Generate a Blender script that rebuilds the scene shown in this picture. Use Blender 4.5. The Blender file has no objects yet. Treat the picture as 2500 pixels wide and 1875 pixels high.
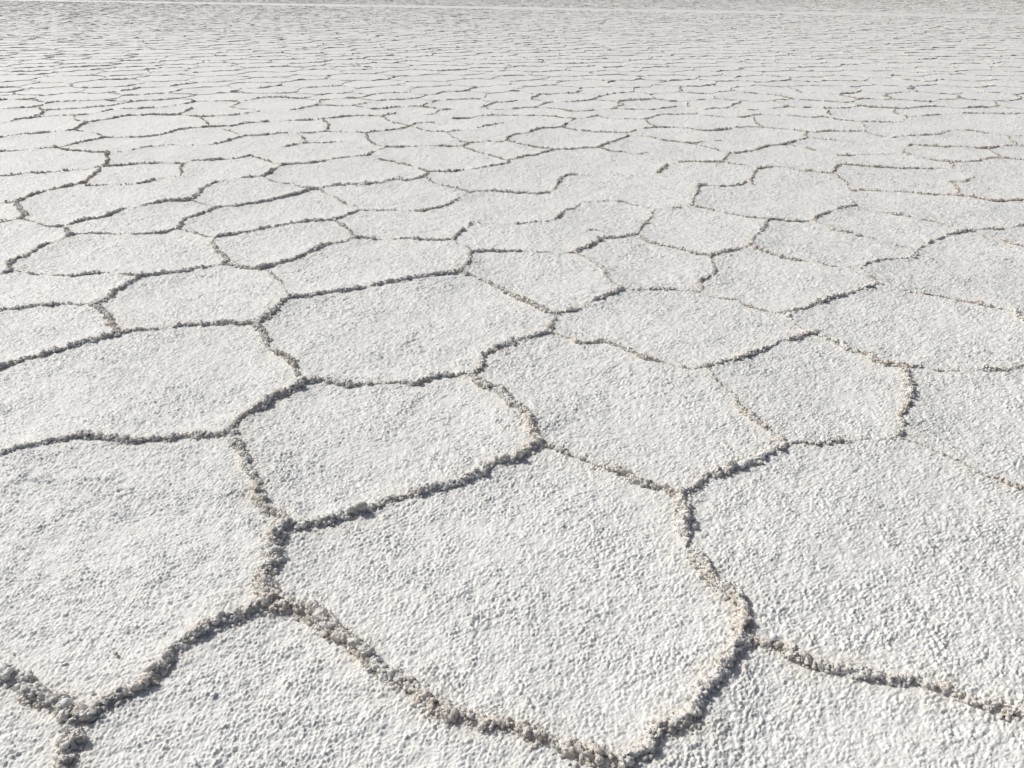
import bpy, math, random
import numpy as np
from mathutils.geometry import delaunay_2d_cdt
from mathutils import Vector

random.seed(7); rng = np.random.default_rng(11)
SC = bpy.context.scene; COL = SC.collection
R = math.radians

# ------------------------------------------------------------------ camera, sky, sun, exposure
CAM_H = 1.55
PITCH = math.atan((937.5 + 60.0) / 1878.0)
cd = bpy.data.cameras.new('camera'); cam = bpy.data.objects.new('camera', cd); COL.objects.link(cam)
cam.location = (0, 0, CAM_H); cam.rotation_euler = (math.pi/2 - PITCH, 0, 0)
cd.sensor_width = 36.0; cd.lens = 36.0 * 1878.0 / 2500.0; cd.clip_start = 0.05; cd.clip_end = 20000
SC.camera = cam
SUN_EL, SUN_AZ = R(42), R(-57)            # azimuth from the view direction, negative = to the left
w = bpy.data.worlds.new('World'); SC.world = w; w.use_nodes = True
nt = w.node_tree; sky = nt.nodes.new('ShaderNodeTexSky'); sky.sky_type = 'NISHITA'; sky.sun_disc = False
sky.sun_elevation = SUN_EL; sky.sun_rotation = SUN_AZ; sky.altitude = 0; sky.air_density = 0.7; sky.dust_density = 5.0
bg = nt.nodes['Background']; bg.inputs['Strength'].default_value = 0.08
nt.links.new(sky.outputs[0], bg.inputs['Color'])
sd = bpy.data.lights.new('sun', 'SUN'); sd.energy = 3.5; sd.angle = R(0.5); sd.color = (1.0, 0.992, 0.953)
sun = bpy.data.objects.new('sun', sd); COL.objects.link(sun)
sv = Vector((math.sin(SUN_AZ)*math.cos(SUN_EL), math.cos(SUN_AZ)*math.cos(SUN_EL), math.sin(SUN_EL)))
sun.rotation_euler = sv.to_track_quat('Z', 'Y').to_euler(); sun.location = sv * 30
vs = SC.view_settings; vs.view_transform = 'Standard'; vs.look = 'None'; vs.exposure = -0.18; vs.gamma = 1.0

# ------------------------------------------------------------------ helpers
def link(name, me, parent=None):
    o = bpy.data.objects.new(name, me); COL.objects.link(o)
    if parent is not None: o.parent = parent
    return o
def tag(o, label=None, cat=None, group=None, kind=None):
    if label: o['label'] = label
    if cat: o['category'] = cat
    if group: o['group'] = group
    if kind: o['kind'] = kind
def mesh(name, V, F, mat, smooth=True):
    """V (n,3); F list of (m,3) or (m,4) index arrays"""
    me = bpy.data.meshes.new(name); V = np.ascontiguousarray(V, np.float32)
    Fs = [np.asarray(f, np.int32) for f in (F if isinstance(F, list) else [F]) if len(f)]
    loops = np.concatenate([f.ravel() for f in Fs]); tot = np.concatenate([np.full(len(f), f.shape[1], np.int32) for f in Fs])
    st = np.concatenate([[0], np.cumsum(tot)[:-1]]).astype(np.int32)
    me.vertices.add(len(V)); me.vertices.foreach_set('co', V.ravel())
    me.loops.add(len(loops)); me.loops.foreach_set('vertex_index', loops)
    me.polygons.add(len(tot)); me.polygons.foreach_set('loop_start', st); me.polygons.foreach_set('loop_total', tot)
    sm = np.full(len(tot), True) if smooth is True else (np.full(len(tot), False) if smooth is False else smooth)
    me.polygons.foreach_set('use_smooth', sm)
    me.materials.append(mat); me.update(calc_edges=True); return me
_lat = rng.random((256, 256)).astype(np.float32)
def vnoise(x, y):
    xi = np.floor(x).astype(np.int64); yi = np.floor(y).astype(np.int64); fx = x-xi; fy = y-yi
    fx = fx*fx*(3-2*fx); fy = fy*fy*(3-2*fy)
    a = _lat[xi & 255, yi & 255]; b = _lat[(xi+1) & 255, yi & 255]; c = _lat[xi & 255, (yi+1) & 255]; d = _lat[(xi+1) & 255, (yi+1) & 255]
    return (a*(1-fx)+b*fx)*(1-fy) + (c*(1-fx)+d*fx)*fy
def fbm(x, y, o=3):
    s = 0; a = 0.5; t = 0
    for k in range(o): s = s + a*vnoise(x*2**k + 17.3*k, y*2**k + 5.1*k); t += a; a *= 0.5
    return s/t
def smoothstep(a, b, x): t = np.clip((x-a)/(b-a), 0, 1); return t*t*(3-2*t)

# ------------------------------------------------------------------ materials
def new_mat(name):
    m = bpy.data.materials.new(name); m.use_nodes = True; t = m.node_tree
    return m, t, t.nodes['Principled BSDF'], t.nodes['Material Output']
class NT:
    def __init__(s, t): s.t = t
    def n(s, typ, **kw):
        nd = s.t.nodes.new(typ)
        for k, v in kw.items():
            if k.startswith('i_'):
                key = k[2:]; key = int(key) if key.isdigit() else key.replace('_', ' ')
                if hasattr(v, 'links') or isinstance(v, bpy.types.NodeSocket): s.t.links.new(v, nd.inputs[key])
                else: nd.inputs[key].default_value = v
            else: setattr(nd, k, v)
        return nd
    def math(s, op, a, b=0.0, c=None):
        nd = s.t.nodes.new('ShaderNodeMath'); nd.operation = op
        for i, v in enumerate((a, b) + ((c,) if c is not None else ())):
            if isinstance(v, bpy.types.NodeSocket): s.t.links.new(v, nd.inputs[i])
            else: nd.inputs[i].default_value = v
        return nd.outputs[0]
    def mix(s, f, a, b):
        nd = s.t.nodes.new('ShaderNodeMix'); nd.data_type = 'RGBA'
        for sock, v in ((nd.inputs[0], f), (nd.inputs[6], a), (nd.inputs[7], b)):
            if isinstance(v, bpy.types.NodeSocket): s.t.links.new(v, sock)
            else: sock.default_value = v if not isinstance(v, tuple) else (*v, 1.0)
        return nd.outputs[2]
    def ramp(s, f, a, b, lo=0.0, hi=1.0):
        nd = s.t.nodes.new('ShaderNodeMapRange'); s.t.links.new(f, nd.inputs[0])
        nd.inputs[1].default_value = a; nd.inputs[2].default_value = b; nd.inputs[3].default_value = lo; nd.inputs[4].default_value = hi
        return nd.outputs[0]
SALT = (0.83, 0.815, 0.785)
def salt_ground_mat():
    m, t, bs, out = new_mat('salt_crust'); N = NT(t)
    co = N.n('ShaderNodeTexCoord').outputs['Object']
    wn = N.n('ShaderNodeTexNoise', i_Vector=co, i_Scale=60.0, i_Detail=2.0)
    wv = N.n('ShaderNodeVectorMath', operation='SCALE', i_0=wn.outputs['Color']); wv.inputs['Scale'].default_value = 0.0035
    vv = N.n('ShaderNodeVectorMath', operation='ADD', i_0=co, i_1=wv.outputs[0]).outputs[0]
    def domes(scale, depth, rnd):                            # rounded crumbs of random height with crevices between
        g = N.n('ShaderNodeTexVoronoi', feature='F1', voronoi_dimensions='2D', i_Vector=vv, i_Scale=scale)
        d = N.math('POWER', g.outputs['Distance'], 1.7)
        sp = N.n('ShaderNodeSeparateColor', i_0=g.outputs['Color'])
        return N.math('ADD', N.math('MULTIPLY', d, -depth), N.math('MULTIPLY', N.math('MULTIPLY', sp.outputs[0], rnd), N.math('SUBTRACT', 1.0, N.math('MULTIPLY', d, 1.6))))
    n1 = N.n('ShaderNodeTexNoise', i_Vector=co, i_Scale=40.0, i_Detail=8.0, i_Roughness=0.66)
    n2 = N.n('ShaderNodeTexNoise', i_Vector=co, i_Scale=13.0, i_Detail=3.0)
    n3 = N.n('ShaderNodeTexNoise', i_Vector=co, i_Scale=3.0, i_Detail=2.0)
    amp = N.ramp(n3.outputs['Fac'], .3, .7, .62, 1.3)
    h = N.math('ADD', N.math('MULTIPLY', domes(100.0, 0.0040, 0.0042), N.ramp(n2.outputs['Fac'], .36, .62, .35, 1.2)), domes(190.0, 0.0016, 0.0014))
    h = N.math('ADD', h, N.math('MULTIPLY', n1.outputs['Fac'], 0.0190))
    h = N.math('MULTIPLY', h, amp)
    h = N.math('ADD', h, N.math('MULTIPLY', n2.outputs['Fac'], 0.0120))
    dp = N.n('ShaderNodeDisplacement', i_Height=h, i_Midlevel=0.016, i_Scale=1.0)
    t.links.new(dp.outputs[0], out.inputs['Displacement']); m.displacement_method = 'DISPLACEMENT'
    fb = N.n('ShaderNodeTexNoise', i_Vector=co, i_Scale=150.0, i_Detail=4.0, i_Roughness=0.7)
    bp = N.n('ShaderNodeBump', i_Height=fb.outputs['Fac'], i_Distance=0.004, i_Strength=0.7); t.links.new(bp.outputs[0], bs.inputs['Normal'])
    # colour: white salt, cream mineral stain beside the ridges, faint broad patches
    st = N.n('ShaderNodeAttribute', attribute_name='stain').outputs['Fac']
    b1 = N.n('ShaderNodeTexNoise', i_Vector=co, i_Scale=1.1, i_Detail=3.0)
    b2 = N.n('ShaderNodeTexNoise', i_Vector=co, i_Scale=9.0, i_Detail=3.0)
    c = N.mix(N.ramp(b1.outputs['Fac'], .35, .7), (0.83, 0.83, 0.805), (0.765, 0.770, 0.750))
    sf = N.math('MULTIPLY', st, N.ramp(b2.outputs['Fac'], .38, .65))
    c = N.mix(sf, c, (0.77, 0.735, 0.66))
    gr = N.n('ShaderNodeTexNoise', i_Vector=co, i_Scale=70.0, i_Detail=2.0)
    c = N.mix(N.ramp(gr.outputs['Fac'], .52, .72, 0, .45), c, (0.64, 0.62, 0.58))
    gs = N.n('ShaderNodeTexNoise', i_Vector=co, i_Scale=26.0, i_Detail=3.0)
    c = N.mix(N.ramp(gs.outputs['Fac'], .52, .70, 0, .40), c, (0.66, 0.645, 0.61))
    t.links.new(c, bs.inputs['Base Color'])
    cr = N.n('ShaderNodeTexVoronoi', feature='F1', i_Vector=co, i_Scale=230.0)     # a few clean crystal faces among the dull crust
    cs = N.n('ShaderNodeSeparateColor', i_0=cr.outputs['Color'])
    t.links.new(N.ramp(cs.outputs[1], .86, .90, .66, .24), bs.inputs['Roughness']); t.links.new(N.ramp(cs.outputs[1], .86, .90, .3, .6), bs.inputs['Specular IOR Level'])
    return m
def salt_ridge_mat(name, fine, A, B, C, D):
    m, t, bs, out = new_mat(name); N = NT(t)
    co = N.n('ShaderNodeTexCoord').outputs['Object']
    n0 = N.n('ShaderNodeTexNoise', i_Vector=co, i_Scale=3.2, i_Detail=3.0)
    n1 = N.n('ShaderNodeTexNoise', i_Vector=co, i_Scale=30.0, i_Detail=4.0)
    c = N.mix(N.ramp(n0.outputs['Fac'], .38, .62), A, B)
    c = N.mix(N.ramp(n1.outputs['Fac'], .45, .70), c, C)
    n2 = N.n('ShaderNodeTexNoise', i_Vector=co, i_Scale=11.0, i_Detail=2.0)
    c = N.mix(N.ramp(n2.outputs['Fac'], .58, .72, 0, .6), c, D)
    t.links.new(c, bs.inputs['Base Color']); bs.inputs['Roughness'].default_value = 0.75; bs.inputs['Specular IOR Level'].default_value = 0.3
    if fine:
        g1 = N.n('ShaderNodeTexVoronoi', feature='F1', i_Vector=co, i_Scale=85.0)
        g2 = N.n('ShaderNodeTexNoise', i_Vector=co, i_Scale=120.0, i_Detail=4.0, i_Roughness=0.7)
        h = N.math('ADD', N.math('MULTIPLY', g1.outputs['Distance'], -0.006), N.math('MULTIPLY', g2.outputs['Fac'], 0.006))
        dp = N.n('ShaderNodeDisplacement', i_Height=h, i_Midlevel=0.0, i_Scale=1.0)
        t.links.new(dp.outputs[0], out.inputs['Displacement']); m.displacement_method = 'BOTH'
    return m
M_GROUND = salt_ground_mat()
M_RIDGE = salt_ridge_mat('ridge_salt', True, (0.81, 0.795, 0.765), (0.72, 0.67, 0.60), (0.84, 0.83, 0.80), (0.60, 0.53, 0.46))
M_FAR_SHADED = salt_ridge_mat('far_ridge_shaded_salt', False, (0.62, 0.58, 0.52), (0.54, 0.48, 0.41), (0.68, 0.65, 0.60), (0.44, 0.38, 0.32))  # tan stain, darkened with the shade of the ridge sides facing the camera
def plain_mat(name, c, rough=0.6, spec=0.4, bump=0.002, scale=60):
    m, t, bs, out = new_mat(name); N = NT(t); co = N.n('ShaderNodeTexCoord').outputs['Object']
    n = N.n('ShaderNodeTexNoise', i_Vector=co, i_Scale=scale, i_Detail=4.0)
    t.links.new(N.mix(n.outputs['Fac'], tuple(x*.86 for x in c), tuple(min(.9, x*1.1) for x in c)), bs.inputs['Base Color'])
    bs.inputs['Roughness'].default_value = rough; bs.inputs['Specular IOR Level'].default_value = spec
    b = N.n('ShaderNodeBump', i_Height=n.outputs['Fac'], i_Distance=bump); t.links.new(b.outputs[0], bs.inputs['Normal'])
    return m

# ------------------------------------------------------------------ ridge courses: (strength, x,y pairs in metres, label)
RIDGES = [
(0.90,(-1.293,1.357,-1.260,1.350,-1.235,1.353,-1.204,1.339,-1.164,1.314,-1.123,1.290,-1.079,1.283,-1.045,1.259,-1.020,1.243),'tan crumbly salt ridge entering from the left edge just above the bottom left corner'),
(0.95,(-1.018,1.239,-1.019,1.214,-1.017,1.189,-1.005,1.158,-0.997,1.128,-0.985,1.094,-0.976,1.066),'chunky dark salt ridge running off the bottom edge beside the bottom left corner'),
(0.80,(-1.018,1.239,-0.991,1.259,-0.970,1.286,-0.948,1.307,-0.917,1.328,-0.893,1.360,-0.876,1.401,-0.872,1.428,-0.849,1.456,-0.819,1.501,-0.781,1.530,-0.740,1.551,-0.701,1.582,-0.685,1.594),'long salt ridge rising rightward from the bottom left fork, its middle flattened to powder'),
(0.85,(-0.685,1.594,-0.639,1.580,-0.596,1.593,-0.545,1.574,-0.514,1.537,-0.488,1.495,-0.442,1.466,-0.393,1.438,-0.358,1.405,-0.331,1.368,-0.293,1.337,-0.250,1.321,-0.209,1.282,-0.182,1.253,-0.145,1.230,-0.102,1.226,-0.054,1.208,-0.004,1.208,0.043,1.185,0.080,1.164,0.131,1.134,0.204,1.109,0.254,1.101),'long pale lumpy salt ridge curving down rightward to the bottom edge at the centre'),
(0.95,(0.255,1.101,0.284,1.126,0.320,1.159,0.352,1.194,0.387,1.212,0.418,1.230,0.447,1.277,0.488,1.332,0.530,1.389,0.568,1.438,0.601,1.483),'thick tan salt ridge with heavy shadow rising from the bottom edge, right of centre'),
(0.70,(0.601,1.483,0.636,1.466,0.672,1.455,0.702,1.438,0.738,1.416,0.765,1.394,0.803,1.383,0.852,1.378,0.888,1.362,0.925,1.352,0.969,1.357,0.999,1.357,1.020,1.339,1.042,1.324,1.071,1.317,1.093,1.293,1.116,1.283,1.144,1.273,1.165,1.259,1.193,1.249,1.214,1.233),'broken white salt ridge running to the right edge above the bottom right corner'),
(0.85,(0.601,1.483,0.629,1.537,0.630,1.593,0.622,1.651,0.592,1.685,0.582,1.727,0.572,1.770,0.547,1.815,0.544,1.877,0.550,1.959,0.556,2.046,0.561,2.129),'tan knobbly salt ridge running away along the right rim of the biggest front plate'),
(0.55,(0.562,2.121,0.601,2.150,0.644,2.189,0.691,2.219,0.737,2.239,0.782,2.281,0.844,2.312,0.911,2.356,0.969,2.389,1.017,2.423),'powdery salt ridge rising rightward from the fork right of centre, its middle crumbled flat'),
(0.60,(0.562,2.121,0.522,2.150,0.479,2.169,0.436,2.189,0.408,2.239,0.364,2.260,0.326,2.291,0.285,2.302,0.241,2.345,0.200,2.367,0.171,2.401,0.122,2.418,0.092,2.429),'row of pale salt lumps along the far right rim of the biggest front plate'),
(0.85,(0.090,2.428,0.056,2.377,0.001,2.319,-0.051,2.290,-0.103,2.244,-0.153,2.199,-0.213,2.173,-0.271,2.147,-0.324,2.121,-0.356,2.096,-0.404,2.080,-0.448,2.048,-0.493,2.024,-0.537,2.001,-0.578,1.970,-0.634,1.944,-0.689,1.936,-0.711,1.933),'shadowed salt ridge along the far rim of the biggest front plate, holding a grey stone'),
(0.85,(-0.712,1.934,-0.751,1.995,-0.801,2.021,-0.844,2.075,-0.877,2.150,-0.918,2.229,-0.952,2.302,-0.994,2.378,-1.050,2.458,-1.074,2.494),'shaggy salt ridge forming the left rim of the middle hexagonal plate'),
(1.00,(-0.712,1.934,-0.724,1.894,-0.732,1.847,-0.712,1.794,-0.712,1.757,-0.722,1.721,-0.700,1.679,-0.692,1.632,-0.685,1.594),'stout upright salt ridge of coarse blocks between the two forks left of centre'),
(0.65,(-1.074,2.494,-1.150,2.476,-1.228,2.482,-1.306,2.470,-1.369,2.470,-1.422,2.447,-1.492,2.464,-1.561,2.476,-1.627,2.482,-1.678,2.458,-1.728,2.435,-1.778,2.412,-1.812,2.395,-1.833,2.367,-1.856,2.345),'long level salt ridge that fades out before the left edge, below mid-height'),
(0.90,(-1.074,2.495,-1.073,2.564,-1.052,2.636,-1.017,2.686,-0.994,2.764,-0.956,2.818,-0.924,2.873,-0.897,2.931),'thick brown salt ridge rising rightward along the top left rim of the middle hexagonal plate'),
(0.75,(-0.897,2.931,-0.946,2.989,-0.976,3.081,-1.025,3.162,-1.100,3.228,-1.156,3.297,-1.194,3.404,-1.244,3.498,-1.279,3.553),'ragged salt ridge zigzagging away from the top left corner of the middle hexagonal plate'),
(0.65,(-0.897,2.931,-0.837,2.938,-0.764,2.916,-0.689,2.909,-0.616,2.916,-0.537,2.931,-0.476,2.931,-0.420,2.916,-0.377,2.960,-0.324,2.982,-0.269,2.989,-0.215,2.997,-0.174,3.005),'level beaded salt ridge forming the far rim of the middle hexagonal plate'),
(0.75,(-0.174,3.005,-0.143,2.931,-0.114,2.873,-0.067,2.859,-0.033,2.804,0.006,2.738,0.050,2.686,0.074,2.612,0.072,2.540,0.083,2.472,0.092,2.431),'curved ridge of loose salt crumbs forming the right rim of the middle hexagonal plate'),
(0.75,(-0.174,3.005,-0.149,3.081,-0.148,3.162,-0.117,3.211,-0.060,3.279,0.007,3.332,0.075,3.386,0.137,3.414,0.184,3.447),'dark kinked salt ridge rising rightward along the near right rim of the round central plate'),
(0.60,(0.184,3.447,0.192,3.537,0.216,3.617,0.227,3.679),'very short upright salt ridge at the right tip of the round central plate'),
(0.50,(0.227,3.679,0.172,3.721,0.116,3.808,0.059,3.875,0.008,3.944,-0.054,4.039,-0.108,4.114,-0.173,4.190,-0.230,4.256,-0.288,4.296,-0.317,4.323),'pale loose salt ridge falling rightward along the far right rim of the round central plate'),
(0.70,(0.227,3.679,0.303,3.721,0.372,3.764,0.438,3.852,0.513,3.921,0.573,3.991,0.623,4.039),'dark salt ridge rising rightward from the right tip of the round central plate'),
(0.65,(-0.317,4.323,-0.370,4.282,-0.442,4.256,-0.520,4.216,-0.605,4.164,-0.691,4.139,-0.773,4.089,-0.853,4.039,-0.925,4.003,-1.016,3.979,-1.101,3.932,-1.205,3.898),'long dark salt ridge rising gently rightward along the far rim of the round central plate'),
(0.70,(-1.205,3.898,-1.224,3.808,-1.234,3.721,-1.260,3.637,-1.275,3.577,-1.279,3.553),'short dark salt ridge at the left tip of the round central plate'),
(0.30,(-1.205,3.898,-1.247,3.991,-1.296,4.114,-1.385,4.242,-1.453,4.323,-1.514,4.372),'faint crumb line curving away from the left tip of the round central plate'),
(0.65,(-1.279,3.553,-1.353,3.547,-1.435,3.557,-1.539,3.537,-1.630,3.527,-1.697,3.498,-1.763,3.470,-1.833,3.470,-1.883,3.442,-1.921,3.442),'beaded level salt ridge along the near rim of the oval plate left of the centre'),
(0.75,(-1.921,3.442,-1.957,3.386,-2.007,3.332,-2.065,3.297,-2.097,3.245,-2.150,3.220,-2.188,3.170,-2.230,3.129,-2.260,3.081,-2.293,3.043),'long dark salt ridge running from the oval left plate down to the left edge'),
(0.70,(-1.921,3.442,-1.996,3.537,-2.075,3.658,-2.158,3.764,-2.214,3.830),'upright loose salt ridge at the left end of the oval plate left of the centre'),
(0.45,(-2.214,3.830,-2.287,3.808,-2.387,3.808,-2.482,3.797,-2.553,3.775,-2.618,3.742,-2.688,3.721),'thin level salt ridge running to the left edge from the oval left plate'),
(0.65,(-2.214,3.830,-2.178,3.898,-2.195,3.991,-2.166,4.064,-2.157,4.164,-2.148,4.229,-2.082,4.269,-2.019,4.296,-1.956,4.323,-1.892,4.378,-1.827,4.406,-1.746,4.449,-1.661,4.420,-1.554,4.378,-1.514,4.372),'long salt ridge along the far rim of the oval plate left of the centre'),
(0.85,(-1.514,4.372,-1.449,4.406,-1.396,4.492,-1.333,4.551,-1.284,4.672,-1.222,4.799,-1.154,4.865,-1.092,4.916,-1.050,4.995),'bold dark salt ridge rising rightward behind the oval left plate, sharp shadow below'),
(0.45,(-1.050,4.994,-0.987,4.994,-0.921,4.981,-0.827,4.981,-0.730,4.968,-0.634,4.955,-0.546,4.942,-0.459,4.929,-0.383,4.955),'level beaded salt ridge along the far rim of the plate behind the round central plate'),
(0.35,(-1.050,4.994,-1.144,5.198,-1.210,5.283,-1.279,5.416),'short loose salt ridge falling rightward between two bold ridges, left of centre'),
(0.65,(-1.279,5.416,-1.354,5.371,-1.435,5.357,-1.508,5.312,-1.584,5.283,-1.660,5.226,-1.734,5.170,-1.795,5.101,-1.863,5.061,-1.934,5.034,-1.964,4.994),'long bold salt ridge rising gently rightward, left of centre, a third down the photo'),
(0.65,(-1.279,5.416,-1.237,5.462,-1.203,5.555,-1.163,5.619,-1.139,5.684),'short bold salt ridge rising to a sharp corner above the loose short one'),
(0.50,(-1.139,5.684,-1.048,5.667,-0.960,5.667,-0.891,5.684,-0.809,5.667,-0.728,5.651,-0.658,5.651,-0.575,5.717,-0.512,5.818,-0.449,5.957,-0.400,6.066,-0.341,6.197),'thin beaded level salt ridge bending up rightward at the centre, a quarter down the photo'),
(0.25,(-1.146,5.700,-1.190,5.818,-1.250,5.801,-1.335,5.957,-1.393,6.066,-1.479,6.159,-1.582,6.326),'scattered crumb line falling rightward to the sharp ridge corner left of centre'),
(0.55,(-0.383,4.955,-0.366,5.061,-0.338,5.142,-0.302,5.226,-0.293,5.312),'short ragged upright salt ridge at the centre, a third down the photo'),
(0.45,(-0.383,4.955,-0.343,4.829,-0.287,4.779,-0.263,4.672),'short broken salt ridge stepping down rightward at the centre, a third down the photo'),
(0.65,(-0.264,4.672,-0.263,4.551,-0.286,4.434,-0.317,4.323),'short dark upright salt ridge on the right behind the round central plate'),
(0.40,(-0.264,4.672,-0.191,4.703,-0.131,4.719,-0.051,4.703,0.049,4.703,0.148,4.678,0.247,4.666,0.327,4.672,0.396,4.672),'level salt crumb line fading rightward from the centre, a third down the photo'),
(0.60,(0.396,4.672,0.452,4.751,0.533,4.865,0.597,4.984,0.641,5.002),'thin salt ridge rising rightward, right of centre, from the end of the fading level line'),
(0.35,(0.396,4.672,0.455,4.551,0.512,4.434,0.541,4.350,0.555,4.216,0.588,4.114,0.623,4.039),'broken pale salt ridge dropping steeply rightward, right of centre, a third down the photo'),
(0.65,(0.641,5.002,0.694,5.002,0.772,5.037,0.853,5.083),'short dark level salt ridge right of centre joining two forks a third down the photo'),
(0.40,(0.641,5.002,0.612,5.127,0.552,5.182,0.507,5.163),'stub of dark salt lumps ending free on a plate, right of centre'),
(0.40,(0.854,5.090,0.912,5.283,0.993,5.431,1.049,5.619,1.087,5.684),'steep thin salt ridge climbing to the dark blunt ridge, right of centre'),
(0.70,(1.087,5.684,1.143,5.700,1.217,5.717,1.294,5.750,1.358,5.801),'short bold level salt ridge right of centre, ending at a tall hook'),
(0.25,(1.087,5.684,1.017,5.750,0.944,5.801,0.881,5.870,0.833,5.922,0.743,5.940,0.649,5.922,0.563,5.887),'barely visible salt crumb line arching right of centre, a quarter down the photo'),
(0.70,(0.523,5.835,0.460,5.717,0.394,5.651,0.350,5.493,0.330,5.431),'dark ragged salt clump ridge rising rightward alone, just right of centre'),
(0.30,(0.330,5.431,0.260,5.386,0.208,5.371,0.141,5.357,0.048,5.327,-0.052,5.312,-0.127,5.298,-0.211,5.318,-0.295,5.315),'faint level crumb line ending at the dark ragged clump ridge, just right of centre'),
(0.45,(0.854,5.090,0.878,4.955,0.929,4.878,0.990,4.829,1.044,4.792,1.104,4.743,1.137,4.684,1.179,4.637,1.232,4.626),'pale lumpy salt ridge falling rightward, right of centre, a third down the photo'),
(0.75,(1.232,4.626,1.312,4.672,1.393,4.719,1.472,4.751,1.540,4.816),'short bold dark salt ridge rising rightward on the right, a third down the photo'),
(0.50,(1.232,4.626,1.216,4.492,1.200,4.323,1.145,4.242,1.082,4.164,1.061,4.064,1.033,4.015),'bent upright salt ridge right of centre with a dark kink at its foot'),
(0.50,(0.623,4.039,0.693,4.027,0.783,4.039,0.864,4.052,0.939,4.027,0.991,4.027,1.033,4.015),'level salt ridge right of centre leading to the foot of the bent upright ridge'),
(0.35,(1.033,4.015,1.080,3.956,1.155,3.909,1.218,3.886,1.253,3.797,1.307,3.753,1.353,3.710,1.423,3.700),'thin salt ridge falling rightward from the foot of the bent upright ridge'),
(0.50,(1.423,3.700,1.423,3.597,1.436,3.518,1.428,3.423),'short pale salt ridge falling rightward beside the left corner of the large right plate'),
(0.65,(1.423,3.700,1.486,3.742,1.555,3.775,1.632,3.830,1.724,3.898,1.810,3.944,1.916,4.015,2.011,4.076,2.062,4.114),'long dark salt ridge rising rightward along the far left rim of the large right plate'),
(0.75,(1.428,3.423,1.378,3.386,1.319,3.368,1.262,3.332,1.194,3.279,1.118,3.220,1.047,3.170,0.974,3.137,0.907,3.097,0.865,3.066),'dark salt ridge rising rightward along the top left rim of the square right plate'),
(0.40,(0.865,3.066,0.799,3.050,0.742,3.081,0.705,3.113,0.653,3.145,0.598,3.162,0.569,3.211,0.525,3.262,0.479,3.314,0.431,3.350,0.369,3.332,0.316,3.332,0.275,3.386,0.223,3.414,0.184,3.447),'winding pale salt ridge falling rightward from the round central plate toward the square right plate'),
(0.45,(0.865,3.066,0.883,2.960,0.899,2.859,0.928,2.818,0.924,2.725,0.932,2.661,0.957,2.612,0.980,2.564,0.996,2.495,1.018,2.428),'tan stained low salt ridge forming the left rim of the square right plate'),
(0.50,(1.428,3.423,1.489,3.423,1.515,3.368,1.544,3.323,1.573,3.262,1.615,3.220,1.649,3.178,1.658,3.113,1.715,3.097,1.765,3.066),'white lumpy salt ridge falling rightward along the far rim of the square right plate'),
(0.75,(1.765,3.066,1.723,2.975,1.684,2.873,1.628,2.764,1.562,2.661,1.525,2.564,1.464,2.483),'bold upright salt ridge with jagged shadow forming the right rim of the square right plate'),
(0.45,(1.464,2.483,1.394,2.472,1.330,2.461,1.268,2.455,1.211,2.461,1.148,2.450,1.089,2.450,1.018,2.428),'thin level salt ridge forming the near rim of the square right plate'),
(0.30,(1.464,2.483,1.503,2.448,1.543,2.402,1.569,2.380,1.602,2.336,1.634,2.293,1.648,2.241,1.689,2.210,1.716,2.176,1.756,2.146),'faint white crumb line falling rightward to the right edge from the square right plate'),
(0.50,(1.765,3.066,1.828,3.066,1.859,3.043,1.911,3.035,1.974,3.035,2.036,3.035,2.101,3.050,2.166,3.043,2.238,3.058,2.308,3.081),'level dark salt ridge running to the right edge from the square right plate'),
(0.30,(2.062,4.114,2.138,4.064,2.178,4.015,2.257,3.979,2.327,3.944,2.389,3.898,2.442,3.852,2.484,3.819,2.527,3.775,2.579,3.721,2.616,3.700),'pale crumb line falling rightward across the far rim of the large right plate'),
(0.35,(2.616,3.700,2.588,3.637,2.597,3.557),'few salt lumps in a short stub touching the right edge, above mid-height'),
(0.50,(2.062,4.114,2.077,4.216,2.075,4.323,2.089,4.406),'short salt ridge with a dark lump at the top corner of the large right plate'),
(0.50,(2.089,4.406,2.166,4.477,2.267,4.536,2.370,4.551,2.481,4.580,2.568,4.703),'thin salt ridge rising rightward from the top corner of the large right plate'),
(0.40,(2.089,4.406,1.976,4.406,1.911,4.434,1.864,4.492,1.807,4.521,1.749,4.551,1.700,4.580,1.645,4.657,1.583,4.719,1.540,4.816),''),
(0.65,(1.540,4.816,1.622,5.002,1.716,5.145,1.781,5.295,1.833,5.433),''),
(0.35,(1.359,5.805,1.464,5.707,1.556,5.599,1.644,5.536,1.731,5.474,1.833,5.433),''),
(0.40,(1.833,5.433,1.917,5.413,2.001,5.393,2.091,5.393,2.161,5.433),''),
(0.60,(2.161,5.433,2.261,5.557,2.384,5.642,2.520,5.751,2.597,5.796,2.620,5.887),''),
(0.40,(2.161,5.433,2.190,5.295,2.208,5.163,2.273,5.109,2.331,5.037,2.394,4.984,2.448,4.916,2.495,4.832,2.561,4.799,2.582,4.735),''),
(0.65,(2.582,4.735,2.661,4.816,2.789,4.933,2.875,5.002,2.993,5.090,3.096,5.145,3.160,5.163),''),
(0.40,(3.160,5.163,3.256,5.201,3.376,5.201,3.484,5.257,3.628,5.315),''),
(0.30,(3.160,5.163,3.166,5.055,3.233,5.002,3.257,4.916,3.303,4.816),''),
(0.30,(3.160,5.163,3.083,5.182,3.056,5.257,3.004,5.354,2.941,5.433,2.878,5.494,2.836,5.527,2.752,5.599,2.676,5.642,2.605,5.698,2.597,5.796),''),
(0.65,(1.358,5.801,1.400,5.957,1.466,6.141,1.516,6.334,1.567,6.434,1.617,6.434),''),
(0.20,(2.621,5.891,2.693,6.129,2.763,6.254),''),
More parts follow.
